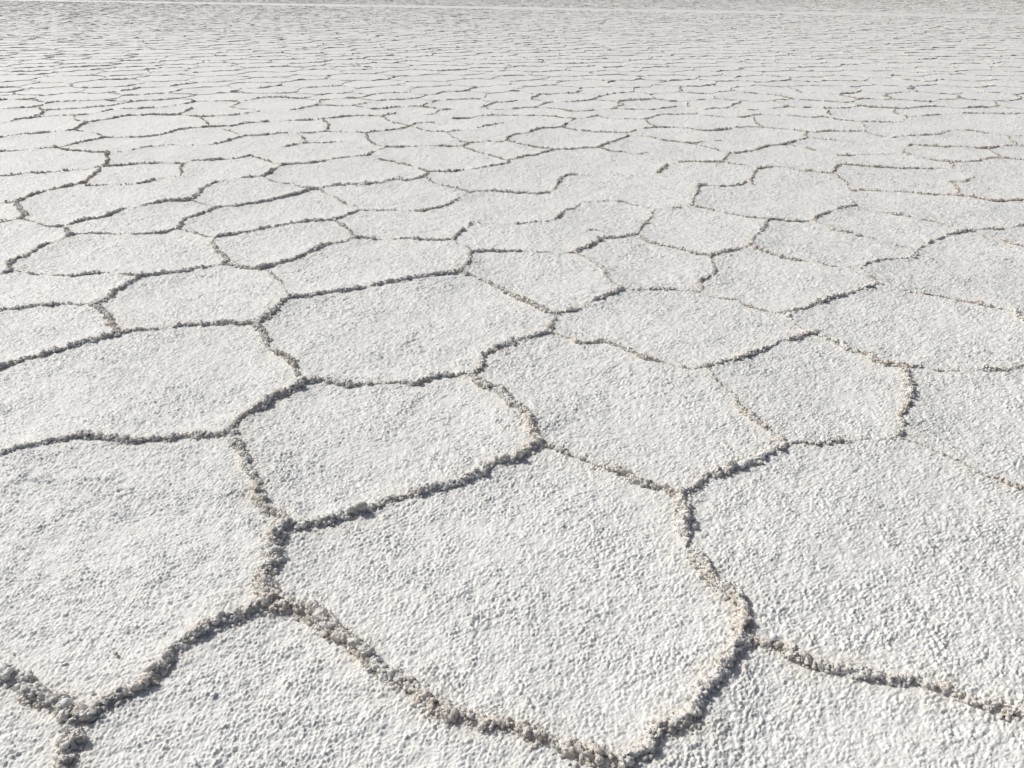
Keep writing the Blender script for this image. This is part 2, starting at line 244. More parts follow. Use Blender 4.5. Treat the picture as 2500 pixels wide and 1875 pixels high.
(0.55,(2.763,6.254,2.838,6.297,2.935,6.275,3.033,6.233,3.148,6.233,3.223,6.191,3.287,6.149,3.361,6.108,3.443,6.108,3.526,6.088),''),
(0.45,(3.526,6.088,3.597,6.048,3.667,5.988,3.716,5.930,3.817,5.930,3.919,5.949,4.011,5.969),''),
(0.55,(3.526,6.088,3.621,6.254,3.678,6.428,3.691,6.518,3.790,6.541,3.928,6.658,3.999,6.730),''),
(0.30,(2.763,6.254,2.828,6.518,2.835,6.682,2.828,6.878),''),
(0.50,(2.828,6.878,2.734,6.903,2.660,6.954,2.556,6.954,2.484,7.058,2.406,7.111,2.316,7.084,2.207,7.032),''),
(0.50,(2.207,7.032,2.134,6.853,2.057,6.658,2.014,6.518),''),
(0.40,(1.960,7.329,2.056,7.227,2.130,7.177,2.206,7.031),''),
(0.60,(1.960,7.329,1.863,7.339,1.774,7.339,1.688,7.355,1.563,7.339),''),
(0.60,(1.960,7.329,2.056,7.540,2.139,7.734),''),
(0.65,(2.141,7.739,2.216,7.745,2.306,7.795,2.403,7.852,2.528,8.035,2.650,8.136,2.781,8.170,2.894,8.274,3.036,8.416,3.170,8.526),''),
(0.30,(2.139,7.734,2.078,7.820,2.013,7.998,1.956,8.120,1.884,8.246),''),
(0.50,(1.884,8.246,2.004,8.343,2.119,8.408,2.215,8.441),''),
(0.40,(1.884,8.246,1.798,8.310,1.686,8.375,1.585,8.441,1.506,8.576,1.401,8.645,1.275,8.666),''),
(0.65,(1.275,8.666,1.181,8.542,1.085,8.375,1.008,8.246,0.876,8.028),''),
(0.60,(0.876,8.028,0.741,7.998,0.605,7.950,0.511,7.968,0.426,7.938,0.326,7.820,0.228,7.678,0.146,7.622,0.065,7.513,-0.026,7.433),''),
(0.45,(0.876,8.028,0.973,7.820,1.087,7.792,1.169,7.706,1.211,7.678,1.305,7.763,1.410,7.832),''),
(0.50,(-0.026,7.303,-0.160,7.202,-0.287,7.079,-0.392,7.031,-0.515,6.960,-0.598,6.936,-0.682,6.927,-0.754,6.913),''),
(0.30,(-0.026,7.381,-0.156,7.595,-0.251,7.706,-0.361,7.820,-0.503,8.059),''),
(0.65,(-0.754,6.913,-0.754,6.799,-0.778,6.732,-0.840,6.644,-0.908,6.623,-1.013,6.644,-1.098,6.538,-1.190,6.488,-1.294,6.455,-1.377,6.475,-1.448,6.434,-1.523,6.414,-1.582,6.326),''),
(0.30,(-0.754,6.913,-0.859,7.103,-0.960,7.227,-1.083,7.329,-1.183,7.407,-1.281,7.460),''),
(0.35,(-0.759,6.754,-0.680,6.559,-0.601,6.455,-0.514,6.354,-0.431,6.275,-0.341,6.197),''),
(0.50,(-0.341,6.197,-0.275,6.236,-0.160,6.255,-0.045,6.236,0.026,6.217,0.112,6.197,0.188,6.178,0.294,6.209),''),
(0.65,(0.294,6.209,0.348,6.334,0.388,6.538,0.428,6.710,0.486,6.822,0.569,6.822),''),
(0.60,(1.288,6.890,1.344,7.031,1.432,7.227),''),
(0.75,(-1.582,6.326,-1.657,6.314,-1.702,6.217,-1.769,6.103,-1.852,6.030,-1.920,5.940,-2.018,5.870,-2.091,5.801,-2.176,5.784,-2.231,5.733,-2.262,5.619,-2.298,5.524,-2.332,5.431,-2.327,5.327,-2.319,5.198),''),
(0.45,(-2.319,5.198,-2.224,5.142,-2.139,5.087,-2.047,5.007,-1.963,4.994),''),
(0.40,(-2.319,5.198,-2.370,5.142,-2.435,5.101,-2.550,5.087,-2.630,5.087,-2.702,5.087,-2.767,5.087,-2.846,5.101,-2.912,5.087,-2.986,5.061),''),
(0.75,(-2.987,5.062,-2.979,4.916,-3.018,4.832,-3.036,4.735,-3.029,4.596,-3.046,4.506,-3.017,4.406,-2.972,4.336),''),
(0.30,(-2.972,4.336,-2.886,4.323,-2.769,4.296,-2.644,4.269,-2.549,4.264,-2.454,4.296,-2.362,4.296,-2.264,4.264,-2.190,4.242,-2.148,4.229),''),
(0.50,(-2.972,4.336,-2.989,4.309,-3.020,4.282),''),
(0.50,(-1.965,4.995,-1.956,4.865,-1.881,4.735,-1.761,4.551,-1.741,4.463),''),
(0.45,(-2.986,5.061,-3.066,5.170,-3.143,5.255),''),
(0.50,(-3.143,5.255,-3.210,5.240,-3.323,5.312,-3.414,5.371,-3.490,5.416,-3.532,5.447),''),
(0.60,(-3.532,5.447,-3.574,5.386,-3.624,5.342,-3.649,5.327),''),
(0.70,(-3.532,5.447,-3.558,5.555,-3.647,5.651,-3.749,5.784,-3.837,5.922),''),
(0.50,(-3.837,5.922,-3.901,5.922,-3.955,5.904,-3.985,5.894),''),
(0.60,(-3.837,5.922,-3.841,6.011,-3.836,6.103,-3.811,6.178,-3.776,6.255,-3.729,6.314,-3.692,6.394,-3.645,6.455,-3.606,6.517),''),
(0.45,(-3.606,6.517,-3.639,6.688,-3.673,6.844,-3.719,7.031,-3.766,7.152),''),
(0.40,(-3.535,6.414,-3.496,6.434,-3.433,6.447),''),
(0.35,(-3.125,6.538,-3.102,6.601,-3.078,6.666),''),
(0.70,(-3.143,5.255,-3.108,5.283,-3.079,5.342,-3.048,5.416,-2.970,5.431,-2.939,5.493,-2.913,5.587,-2.904,5.684,-2.849,5.700,-2.809,5.750,-2.756,5.818,-2.714,5.870,-2.641,5.915,-2.558,5.940,-2.507,5.975),''),
(0.55,(-2.507,5.975,-2.503,6.066,-2.515,6.178,-2.532,6.334,-2.509,6.434,-2.481,6.559,-2.425,6.601,-2.364,6.666,-2.273,6.701,-2.176,6.732),''),
(0.20,(-2.498,5.975,-2.392,5.887,-2.323,5.818,-2.254,5.750),''),
(0.75,(-2.176,6.732,-2.146,6.844,-2.153,6.983,-2.132,7.103,-2.104,7.202),''),
(0.30,(-2.176,6.732,-2.041,6.580,-1.924,6.517,-1.814,6.475,-1.710,6.374,-1.582,6.326),''),
(0.60,(-2.104,7.202,-2.004,7.242,-1.903,7.278,-1.804,7.329,-1.754,7.407,-1.683,7.497,-1.603,7.551,-1.549,7.567,-1.474,7.595,-1.403,7.650,-1.372,7.820,-1.312,7.968,-1.277,8.059),''),
(0.30,(-2.104,7.202,-2.248,7.329,-2.393,7.486,-2.549,7.650),''),
(0.60,(-2.548,7.650,-2.595,7.540,-2.691,7.486,-2.807,7.460,-2.917,7.423,-3.024,7.407,-3.065,7.278),''),
(0.55,(-3.065,7.278,-3.000,7.079,-2.935,6.936,-2.899,6.799),''),
(0.60,(-3.065,7.278,-3.174,7.303,-3.295,7.303,-3.384,7.278,-3.483,7.252,-3.560,7.227,-3.669,7.202,-3.766,7.152),''),
(0.50,(-3.766,7.152,-3.830,7.128,-3.870,7.055,-3.954,7.031,-4.038,7.007,-4.109,6.960,-4.181,6.936,-4.285,6.913,-4.356,6.853,-4.434,6.808,-4.517,6.790),''),
(0.65,(-3.739,7.187,-3.831,7.433,-3.918,7.595,-3.978,7.763),''),
(0.55,(-3.978,7.763,-3.892,7.792,-3.824,7.850,-3.780,7.968,-3.722,8.059,-3.655,8.102,-3.529,8.183,-3.371,8.151,-3.211,8.183,-3.085,8.246,-3.020,8.310,-2.986,8.475,-2.940,8.611,-2.890,8.701),''),
(0.40,(-3.978,7.763,-4.083,7.774,-4.202,7.803,-4.331,7.850,-4.467,7.908,-4.637,8.028),''),
(0.60,(-4.637,8.028,-4.705,7.998,-4.787,7.950,-4.871,7.908,-4.945,7.850,-5.022,7.820,-5.111,7.792),''),
(0.55,(-4.637,8.028,-4.600,8.120,-4.535,8.233,-4.475,8.362,-4.432,8.508,-4.393,8.590),''),
(0.60,(-4.393,8.590,-4.310,8.576,-4.204,8.597,-4.104,8.631,-3.981,8.645,-3.905,8.680,-3.844,8.786,-3.795,8.895,-3.764,9.021,-3.693,9.082,-3.586,9.158,-3.474,9.228),''),
(0.30,(-4.393,8.590,-4.564,8.786,-4.681,8.895,-4.823,8.969,-4.979,9.066),''),
(0.55,(-4.979,9.066,-5.037,8.969,-5.131,8.946,-5.210,8.895,-5.322,8.858,-5.434,8.822,-5.464,8.715,-5.494,8.611,-5.544,8.542),''),
(0.65,(-4.979,9.066,-5.022,9.315,-5.038,9.518),''),
(0.55,(-5.038,9.518,-4.977,9.687,-4.908,9.817,-4.852,9.950,-4.798,10.059,-4.650,10.059,-4.521,10.105,-4.372,10.105,-4.189,10.133),''),
(0.60,(-4.189,10.133,-4.204,10.371,-4.223,10.670),''),
(0.40,(-3.474,9.228,-3.602,9.477,-3.734,9.730,-3.887,9.995),''),
(0.50,(-4.189,10.133,-4.021,10.041,-3.893,10.013,-3.755,10.041,-3.593,10.087,-3.468,10.161,-3.368,10.275,-3.244,10.420),''),
(0.60,(-3.474,9.228,-3.367,9.275,-3.261,9.331,-3.168,9.477,-3.052,9.560,-2.930,9.627),''),
(0.30,(-3.289,9.082,-3.133,8.932,-2.997,8.751,-2.890,8.701),''),
(0.50,(-2.891,8.701,-2.786,8.715,-2.676,8.786,-2.555,8.822,-2.433,8.858,-2.340,8.858,-2.225,8.873,-2.122,8.946,-1.989,8.946,-1.851,8.917,-1.701,8.895,-1.623,8.822),''),
(0.60,(-1.623,8.822,-1.573,8.917,-1.464,8.991,-1.357,9.082,-1.256,9.143,-1.182,9.315),''),
(0.35,(-1.623,8.822,-1.545,8.508,-1.439,8.246,-1.347,8.120,-1.277,8.059),''),
(0.55,(-1.277,8.059,-1.156,8.059,-1.025,8.077,-0.928,8.077,-0.819,8.077,-0.687,8.089,-0.590,8.089,-0.507,8.120),''),
(0.50,(-0.507,8.120,-0.466,8.278,-0.382,8.323,-0.270,8.356,-0.158,8.343,-0.053,8.388),''),
(0.60,(-0.054,8.408,-0.029,8.645,0.061,8.751,0.154,8.822,0.250,9.006,0.349,9.143,0.472,9.174,0.586,9.252),''),
(0.30,(-0.054,8.408,0.046,8.278,0.155,8.151,0.275,8.059,0.369,7.998,0.426,7.950),''),
(0.55,(0.586,9.252,0.674,9.560,0.778,9.817),''),
(0.50,(0.586,9.252,0.684,9.082,0.797,8.991,0.913,8.946,1.032,8.932,1.147,8.895,1.248,8.858,1.348,8.917,1.425,9.082,1.531,9.158,1.658,9.228),''),
(0.45,(1.658,9.228,1.786,9.220,1.900,9.174,1.998,9.120,2.096,9.006,2.216,8.946),''),
(0.55,(2.216,8.946,2.337,9.006,2.462,9.082,2.600,9.197,2.734,9.236,2.898,9.236),''),
(0.35,(2.889,9.245,3.020,9.185,3.133,9.117,3.219,9.018,3.289,8.920),''),
(0.50,(3.289,8.920,3.192,8.677,3.170,8.526),''),
(0.55,(3.289,8.920,3.382,8.896,3.518,8.953,3.657,8.936,3.802,8.936,3.938,8.912),''),
(0.40,(3.938,8.912,3.950,8.731,4.010,8.639,4.094,8.556),''),
(0.55,(4.094,8.556,4.229,8.624,4.366,8.677,4.525,8.715,4.686,8.754,4.802,8.872,4.935,8.993,5.035,9.018),''),
(0.45,(5.035,9.018,5.154,8.993,5.229,8.888,5.315,8.809,5.420,8.715,5.496,8.700,5.624,8.700),''),
(0.40,(3.938,8.912,4.072,9.245,4.174,9.573),''),
(0.50,(4.174,9.573,4.340,9.601,4.496,9.601,4.643,9.619,4.819,9.836,4.876,9.963),''),
(0.45,(4.876,9.963,5.000,9.953,5.183,10.032,5.367,10.113,5.475,10.133,5.658,10.236,5.823,10.236,6.070,10.236,6.317,10.236,6.531,10.236),''),
(0.45,(4.174,9.573,4.072,9.628,3.972,9.693,3.899,9.836,3.840,9.983,3.736,9.914,3.631,9.933,3.535,9.983,3.428,10.052,3.297,10.103,3.127,10.133,2.969,10.032,2.835,9.953),''),
(0.30,(3.170,8.526,3.290,8.475,3.407,8.416,3.495,8.359,3.571,8.274),''),
(0.55,(3.175,7.683,3.284,7.671,3.408,7.696,3.540,7.708,3.667,7.708,3.809,7.714,3.888,7.776),''),
(0.55,(3.836,7.745,3.992,8.035,4.119,8.170,4.184,8.136),''),
(0.50,(4.184,8.136,4.274,8.102,4.384,8.055,4.516,8.055,4.637,8.035,4.725,8.002,4.797,7.988),''),
(0.50,(4.797,7.988,4.939,8.055,5.071,8.102,5.197,8.136,5.270,8.102),''),
(0.40,(3.879,7.758,3.906,7.622,3.950,7.503,4.019,7.416,4.111,7.330),''),
(0.55,(4.111,7.330,4.172,7.330,4.308,7.359,4.436,7.416,4.582,7.503,4.731,7.503,4.828,7.416),''),
(0.35,(4.111,7.330,4.000,7.111,3.928,7.084,3.869,7.084),''),
(0.55,(2.828,6.878,2.934,7.084,3.042,7.230),''),
(0.45,(3.042,7.230,3.157,7.219,3.255,7.165,3.362,7.138,3.474,7.122,3.575,7.084,3.676,7.074),''),
(0.30,(2.872,8.204,2.935,8.068,2.992,8.002,3.036,7.904),''),
(0.30,(4.797,7.988,4.758,7.776,4.702,7.562),''),
(0.30,(5.420,8.715,5.291,8.416,5.195,8.156),''),
(0.55,(-2.834,9.661,-2.726,9.687,-2.575,9.713,-2.426,9.747,-2.322,9.799),''),
(0.50,(-2.322,9.799,-2.263,9.861,-2.144,9.923,-2.056,9.995,-1.913,10.023,-1.750,10.013,-1.633,10.023),''),
(0.55,(-1.633,10.023,-1.554,10.087,-1.480,10.199),''),
(0.45,(-2.322,9.799,-2.173,9.436,-2.114,9.158,-2.084,8.954),''),
(0.35,(-2.374,8.837,-2.259,8.576,-2.173,8.375,-2.163,8.278),''),
(0.50,(-2.348,8.089,-2.263,8.183,-2.163,8.278,-2.039,8.278,-1.894,8.297,-1.726,8.323),''),
(0.30,(-1.633,10.023,-1.462,9.644,-1.299,9.477,-1.182,9.315),''),
(0.55,(-1.182,9.315,-1.144,9.477,-1.025,9.543,-0.924,9.518),''),
(0.25,(-1.182,9.315,-1.037,9.120,-0.917,8.991,-0.781,8.969,-0.723,8.895),''),
(0.50,(-0.724,8.917,-0.624,9.006,-0.438,9.044),''),
(0.50,(-0.389,9.158,-0.325,9.275,-0.217,9.379,-0.107,9.493),''),
(0.30,(-0.723,8.895,-0.665,8.645,-0.565,8.475,-0.479,8.278),''),
(0.55,(-0.788,9.773,-0.675,9.817,-0.504,9.861,-0.392,9.995,-0.248,10.105),''),
(0.40,(-0.257,10.105,-0.108,10.105,0.070,10.087,0.233,10.068,0.366,10.068,0.497,10.013,0.624,9.905,0.778,9.817),''),
(0.40,(0.778,9.817,0.916,9.905,1.060,10.041),''),
(0.50,(1.065,10.087,1.147,9.888,1.282,9.799,1.423,9.773,1.611,9.773),''),
(0.55,(1.611,9.773,1.718,9.905,1.855,10.105,2.043,10.161,2.327,10.161),''),
(0.35,(1.604,9.730,1.615,9.436,1.658,9.228),''),
(0.40,(2.386,10.087,2.542,9.995,2.759,9.977,2.997,10.041),''),
(0.30,(2.961,9.884,2.888,9.509,2.889,9.245),''),
(0.30,(-5.470,10.041,-5.284,9.730,-5.038,9.518),''),
(0.14,(-3.433,6.447,-3.295,6.471,-3.184,6.488,-3.125,6.538,-3.078,6.666,-2.981,6.732,-2.899,6.799),''),
(0.14,(0.569,6.822,0.733,6.799,0.910,6.799,1.159,6.799,1.288,6.890),''),
(0.14,(1.432,7.227,1.498,7.288,1.563,7.339),''),
(0.16,(1.617,6.434,1.755,6.434,1.899,6.496,2.066,6.666),''),
(0.16,(3.676,7.074,3.770,7.074,3.869,7.084),''),
(0.55,(-6.083,9.477,-6.029,9.602,-6.013,9.773,-5.898,9.905,-5.771,9.995,-5.613,10.032,-5.479,10.059),''),
(0.55,(-5.479,10.059,-5.321,10.161,-5.248,10.323,-5.201,10.519),''),
]
COURSES = []
for s, p, lab in RIDGES:
    COURSES.append([s, np.array(p, float).reshape(-1, 2), lab])

# the rest of the crack network: cells about a metre wide from relaxed, jittered sites
FAR = []
A_TR, B_TR = np.array([-33.088, 60.359]), np.array([21.721, 36.128])
TD = (B_TR-A_TR)/np.linalg.norm(B_TR-A_TR); TN = np.array([-TD[1], TD[0]])
def track_dist(p): return (p-A_TR) @ TN
TRACK_HALF = 0.85
def network():
    sp = 0.86; P = []
    ymax = 150.0
    for j in range(int(ymax/(sp*.86))+6):
        y = -3 + j*sp*.86
        hw = 5.5 + 0.86*max(y, 0)
        n = int(2*hw/sp)
        x = -hw + sp*(np.arange(n) + (0.5 if j % 2 else 0))
        q = np.stack([x, np.full(n, y)], 1) + rng.normal(0, sp*.17, (n, 2)); P.append(q)
    P = np.concatenate(P)
    vo, ed, fa, *_ = delaunay_2d_cdt([Vector(p) for p in P], [], [], 0, 1e-6, False)
    V = np.array([tuple(v) for v in vo]); T3 = np.array([f for f in fa if len(f) == 3])
    a, b, c = V[T3[:, 0]], V[T3[:, 1]], V[T3[:, 2]]
    cc = (a+b+c)/3
    d = {}
    for ti, f in enumerate(T3):
        for i in range(3):
            k = (min(f[i], f[(i+1) % 3]), max(f[i], f[(i+1) % 3])); d.setdefault(k, []).append(ti)
    E = np.array([v for v in d.values() if len(v) == 2])
    return cc, E
cc, E = network()
p0, p1 = cc[E[:, 0]], cc[E[:, 1]]
mid = (p0+p1)/2; ln = np.linalg.norm(p1-p0, axis=1)
inview = np.abs(mid[:, 0]) < 0.70*(mid[:, 1]*.88+.73)+0.2
tr_all = np.concatenate([c[1] for c in COURSES])
ub = lambda q: np.clip(((q[:, 0]/(.88*q[:, 1]+.73)+.8)/1.6*24).astype(int), 0, 23)
fb_ = np.full(24, 8.0); np.maximum.at(fb_, ub(tr_all), tr_all[:, 1])
front = np.minimum(fb_[ub(mid)], 10.6) + .12
ok = (ln < 2.5) & (np.abs(track_dist(mid)) > TRACK_HALF+.4)
surveyed = inview & (mid[:, 1] < front)
ok &= ~surveyed
# outside the picture, keep only clear of the surveyed courses
near_side = ok & (mid[:, 1] < front+1.2)
tr_pts = np.concatenate([c[1] for c in COURSES])
for i in np.nonzero(near_side)[0]:
    if np.min(np.hypot(*(tr_pts-mid[i]).T)) < 0.30: ok[i] = False
idx = np.nonzero(ok)[0]
stg = np.clip(rng.normal(.50, .16, len(E)), .12, .85)
def bent(a, b, seed):
    n = max(4, int(np.linalg.norm(b-a)/.12)); t = np.linspace(0, 1, n)[:, None]
    p = a + (b-a)*t; nn = np.array([-(b-a)[1], (b-a)[0]])
    off = (vnoise(t[:, 0]*3+seed*1.7, np.full(n, seed*.37))-.5)*.30*np.sin(np.pi*t[:, 0])
    return p + nn*off[:, None]
cand = [i for i in idx if inview[i]]
cand.sort(key=lambda i: mid[i, 1]/max(.3, ln[i])**.5)
N_EXTRA = max(0, 298-len(COURSES))
chosen = cand[:N_EXTRA]; cs = set(chosen)
for i in chosen: COURSES.append([float(stg[i]), bent(p0[i], p1[i], i), ''])
for i in idx:
    if i not in cs: FAR.append((float(stg[i]), p0[i], p1[i], i))

# ------------------------------------------------------------------ ground: one sheet, finer near the viewer
UN = np.linspace(-.98, .98, 1500)
UO = np.array([1.05, 1.12, 1.25, 1.5, 2, 3, 5, 9, 20, 60, 200, 600])
U = np.concatenate([-UO[::-1], UN, UO])
ys = [0.55]
while ys[-1] < 60:
    y = ys[-1]; z = .88*y+.73; ys.append(y + z*.00145*(1 if y < 9 else 2 if y < 16 else 6))
ys = np.array([-2000, -300, -60, -15, -4, -1.5, -.3, .2] + ys + [62, 66, 72, 80, 90, 105, 130, 170, 240, 400, 800, 2000, 5000])
wd = np.maximum(.88*ys+.73, 1.2); wd = np.minimum(wd, 60)
X = wd[:, None]*U[None, :]; Y = np.repeat(ys[:, None], len(U), 1)
# cream stain and lifted rims beside the ridges, rasterised on a 2 cm grid
GX0, GY0, CELL, GW, GH = -9.0, 0.0, 0.02, 900, 600
stain = np.zeros((GW, GH), np.float32); lift = np.zeros((GW, GH), np.float32)
def resample(p, step):
    d = np.r_[0, np.cumsum(np.linalg.norm(np.diff(p, axis=0), axis=1))]
    n = max(3, int(d[-1]/step)+1); s = np.linspace(0, d[-1], n)
    # Catmull-Rom through the course
    q = np.concatenate([[2*p[0]-p[1]], p, [2*p[-1]-p[-2]]])
    k = np.clip(np.searchsorted(d, s, 'right')-1, 0, len(p)-2); t = ((s-d[k])/np.maximum(d[k+1]-d[k], 1e-6))[:, None]
    a, b, c, e = q[k], q[k+1], q[k+2], q[k+3]
    r = .5*((2*b)+(c-a)*t+(2*a-5*b+4*c-e)*t*t+(3*b-a-3*c+e)*t**3)
    return r, s
KR = 14; kx, ky = np.mgrid[-KR:KR+1, -KR:KR+1]*CELL; kd = np.hypot(kx, ky)
for s, p, lab in COURSES:
    r, _ = resample(p, .03)
    ks = np.exp(-(kd/.055)**2)*(.35+.65*s); kl = np.exp(-(kd/.11)**2)*.010*s
    gi = ((r[:, 0]-GX0)/CELL).astype(int); gj = ((r[:, 1]-GY0)/CELL).astype(int)
    for a, b in zip(gi, gj):
        if KR <= a < GW-KR-1 and KR <= b < GH-KR-1:
            sl = (slice(a-KR, a+KR+1), slice(b-KR, b+KR+1))
            np.maximum(stain[sl], ks, out=stain[sl]); np.maximum(lift[sl], kl, out=lift[sl])
def grid_at(g, x, y):
    fx = np.clip((x-GX0)/CELL-.5, 0, GW-2); fy = np.clip((y-GY0)/CELL-.5, 0, GH-2)
    i = fx.astype(int); j = fy.astype(int); fx = fx-i; fy = fy-j
    v = (g[i, j]*(1-fx)+g[i+1, j]*fx)*(1-fy)+(g[i, j+1]*(1-fx)+g[i+1, j+1]*fx)*fy
    return np.where((x < GX0+.3) | (x > GX0+GW*CELL-.3) | (y < GY0+.1) | (y > GY0+GH*CELL-.3), 0, v)
def base_z(x, y):
    f = np.exp(-np.maximum(np.hypot(x, y)-10, 0)/10)
    return f*((fbm(x*2.2+40, y*2.2+40, 3)-.5)*.022) + grid_at(lift, x, y)
Z = base_z(X, Y)
nr, nc = X.shape; ii = np.arange(nr*nc).reshape(nr, nc)
Fq = np.stack([ii[:-1, :-1], ii[:-1, 1:], ii[1:, 1:], ii[1:, :-1]], -1).reshape(-1, 4)
me = mesh('salt_flat', np.stack([X, Y, Z], -1).reshape(-1, 3), Fq, M_GROUND)
at = me.attributes.new('stain', 'FLOAT', 'POINT'); at.data.foreach_set('value', grid_at(stain, X, Y).astype(np.float32).ravel())
ground = link('salt_flat', me); tag(ground, 'white grainy salt crust covering the whole flat', kind='structure')

# the wheel-smoothed track across the far flat
L0, L1 = -160.0, 160.0
sx = np.linspace(L0, L1, 220); cx = A_TR + TD*sx[:, None] + TN*((fbm(sx*.05, sx*0+3)-.5)*1.2)[:, None]
tv = []
for k, o in enumerate(np.linspace(-TRACK_HALF, TRACK_HALF, 9)):
    e = 1+.35*(fbm(sx*.4+k*3, sx*0+k)-.5)
    q = cx + TN*o*e[:, None]; prof = .018 + .012*math.cos(o/TRACK_HALF*math.pi*1.5)**2 if abs(o) < TRACK_HALF*.98 else -.004
    tv.append(np.c_[q, np.full(len(sx), prof)])
tv = np.stack(tv); ti = np.arange(9*220).reshape(9, 220)
tF = np.stack([ti[:-1, :-1], ti[:-1, 1:], ti[1:, 1:], ti[1:, :-1]], -1).reshape(-1, 4)[:, ::-1]
M_TRACK = plain_mat('smoothed_salt', (0.76, 0.75, 0.72), .55, .3, .004, 9)
track = link('track', mesh('track', tv.reshape(-1, 3), tF, M_TRACK)); tag(track, 'thin pale smooth vehicle track crossing the far salt flat', kind='structure')

# ------------------------------------------------------------------ crumbs: small broken salt lumps in three levels of detail
def ico(sub):
    t = (1+5**.5)/2
    V = [(-1, t, 0), (1, t, 0), (-1, -t, 0), (1, -t, 0), (0, -1, t), (0, 1, t), (0, -1, -t), (0, 1, -t), (t, 0, -1), (t, 0, 1), (-t, 0, -1), (-t, 0, 1)]
    Fc = [(0, 11, 5), (0, 5, 1), (0, 1, 7), (0, 7, 10), (0, 10, 11), (1, 5, 9), (5, 11, 4), (11, 10, 2), (10, 7, 6), (7, 1, 8), (3, 9, 4), (3, 4, 2), (3, 2, 6), (3, 6, 8), (3, 8, 9), (4, 9, 5), (2, 4, 11), (6, 2, 10), (8, 6, 7), (9, 8, 1)]
    V = [np.array(v)/np.linalg.norm(v) for v in V]
    for _ in range(sub):
        c = {}; nf = []
        def m(a, b):
            k = (min(a, b), max(a, b))
            if k not in c: v = V[a]+V[b]; V.append(v/np.linalg.norm(v)); c[k] = len(V)-1
            return c[k]
        for a, b, d in Fc: e, f, g = m(a, b), m(b, d), m(d, a); nf += [(a, e, g), (b, f, e), (d, g, f), (e, f, g)]
        Fc = nf
    return np.array(V), np.array(Fc)
LUMPS = []
for sub in range(3):
    V, Fc = ico(sub); lst = []
    for k in range(14):
        v = V.copy(); r = np.ones(len(v))
        for q in range(7):                                   # knobs and hollows
            d = rng.normal(size=3); d /= np.linalg.norm(d); r += (.42*rng.random()+.06)*np.maximum(0, v @ d)**(3+5*rng.random()) * (1 if rng.random() > .25 else -1)
        r += rng.normal(0, .15, len(v))
        lst.append(v*r[:, None])
    LUMPS.append((lst, Fc))
def rot_rand(n):
    q = rng.normal(size=(n, 4)); q /= np.linalg.norm(q, axis=1)[:, None]; w, x, y, z = q.T
    return np.stack([1-2*(y*y+z*z), 2*(x*y-z*w), 2*(x*z+y*w), 2*(x*y+z*w), 1-2*(x*x+z*z), 2*(y*z-x*w), 2*(x*z-y*w), 2*(y*z+x*w), 1-2*(x*x+y*y)], -1).reshape(n, 3, 3)
def lumps(pos, rad, lod, flat=.8):
    """many lumps -> V, F"""
    n = len(pos); lst, Fc = LUMPS[lod]; nv = len(lst[0])
    kinds = rng.integers(0, len(lst), n); base = np.stack(lst)[kinds]
    sc = rad[:, None]*rng.uniform(.42, 1.5, (n, 3)); Rm = rot_rand(n)
    v = np.einsum('nij,nkj->nki', Rm, base*sc[:, None, :]); v[:, :, 2] *= flat; v += pos[:, None, :]
    f = Fc[None]+ (np.arange(n)*nv)[:, None, None]
    return v.reshape(-1, 3), f.reshape(-1, 3)

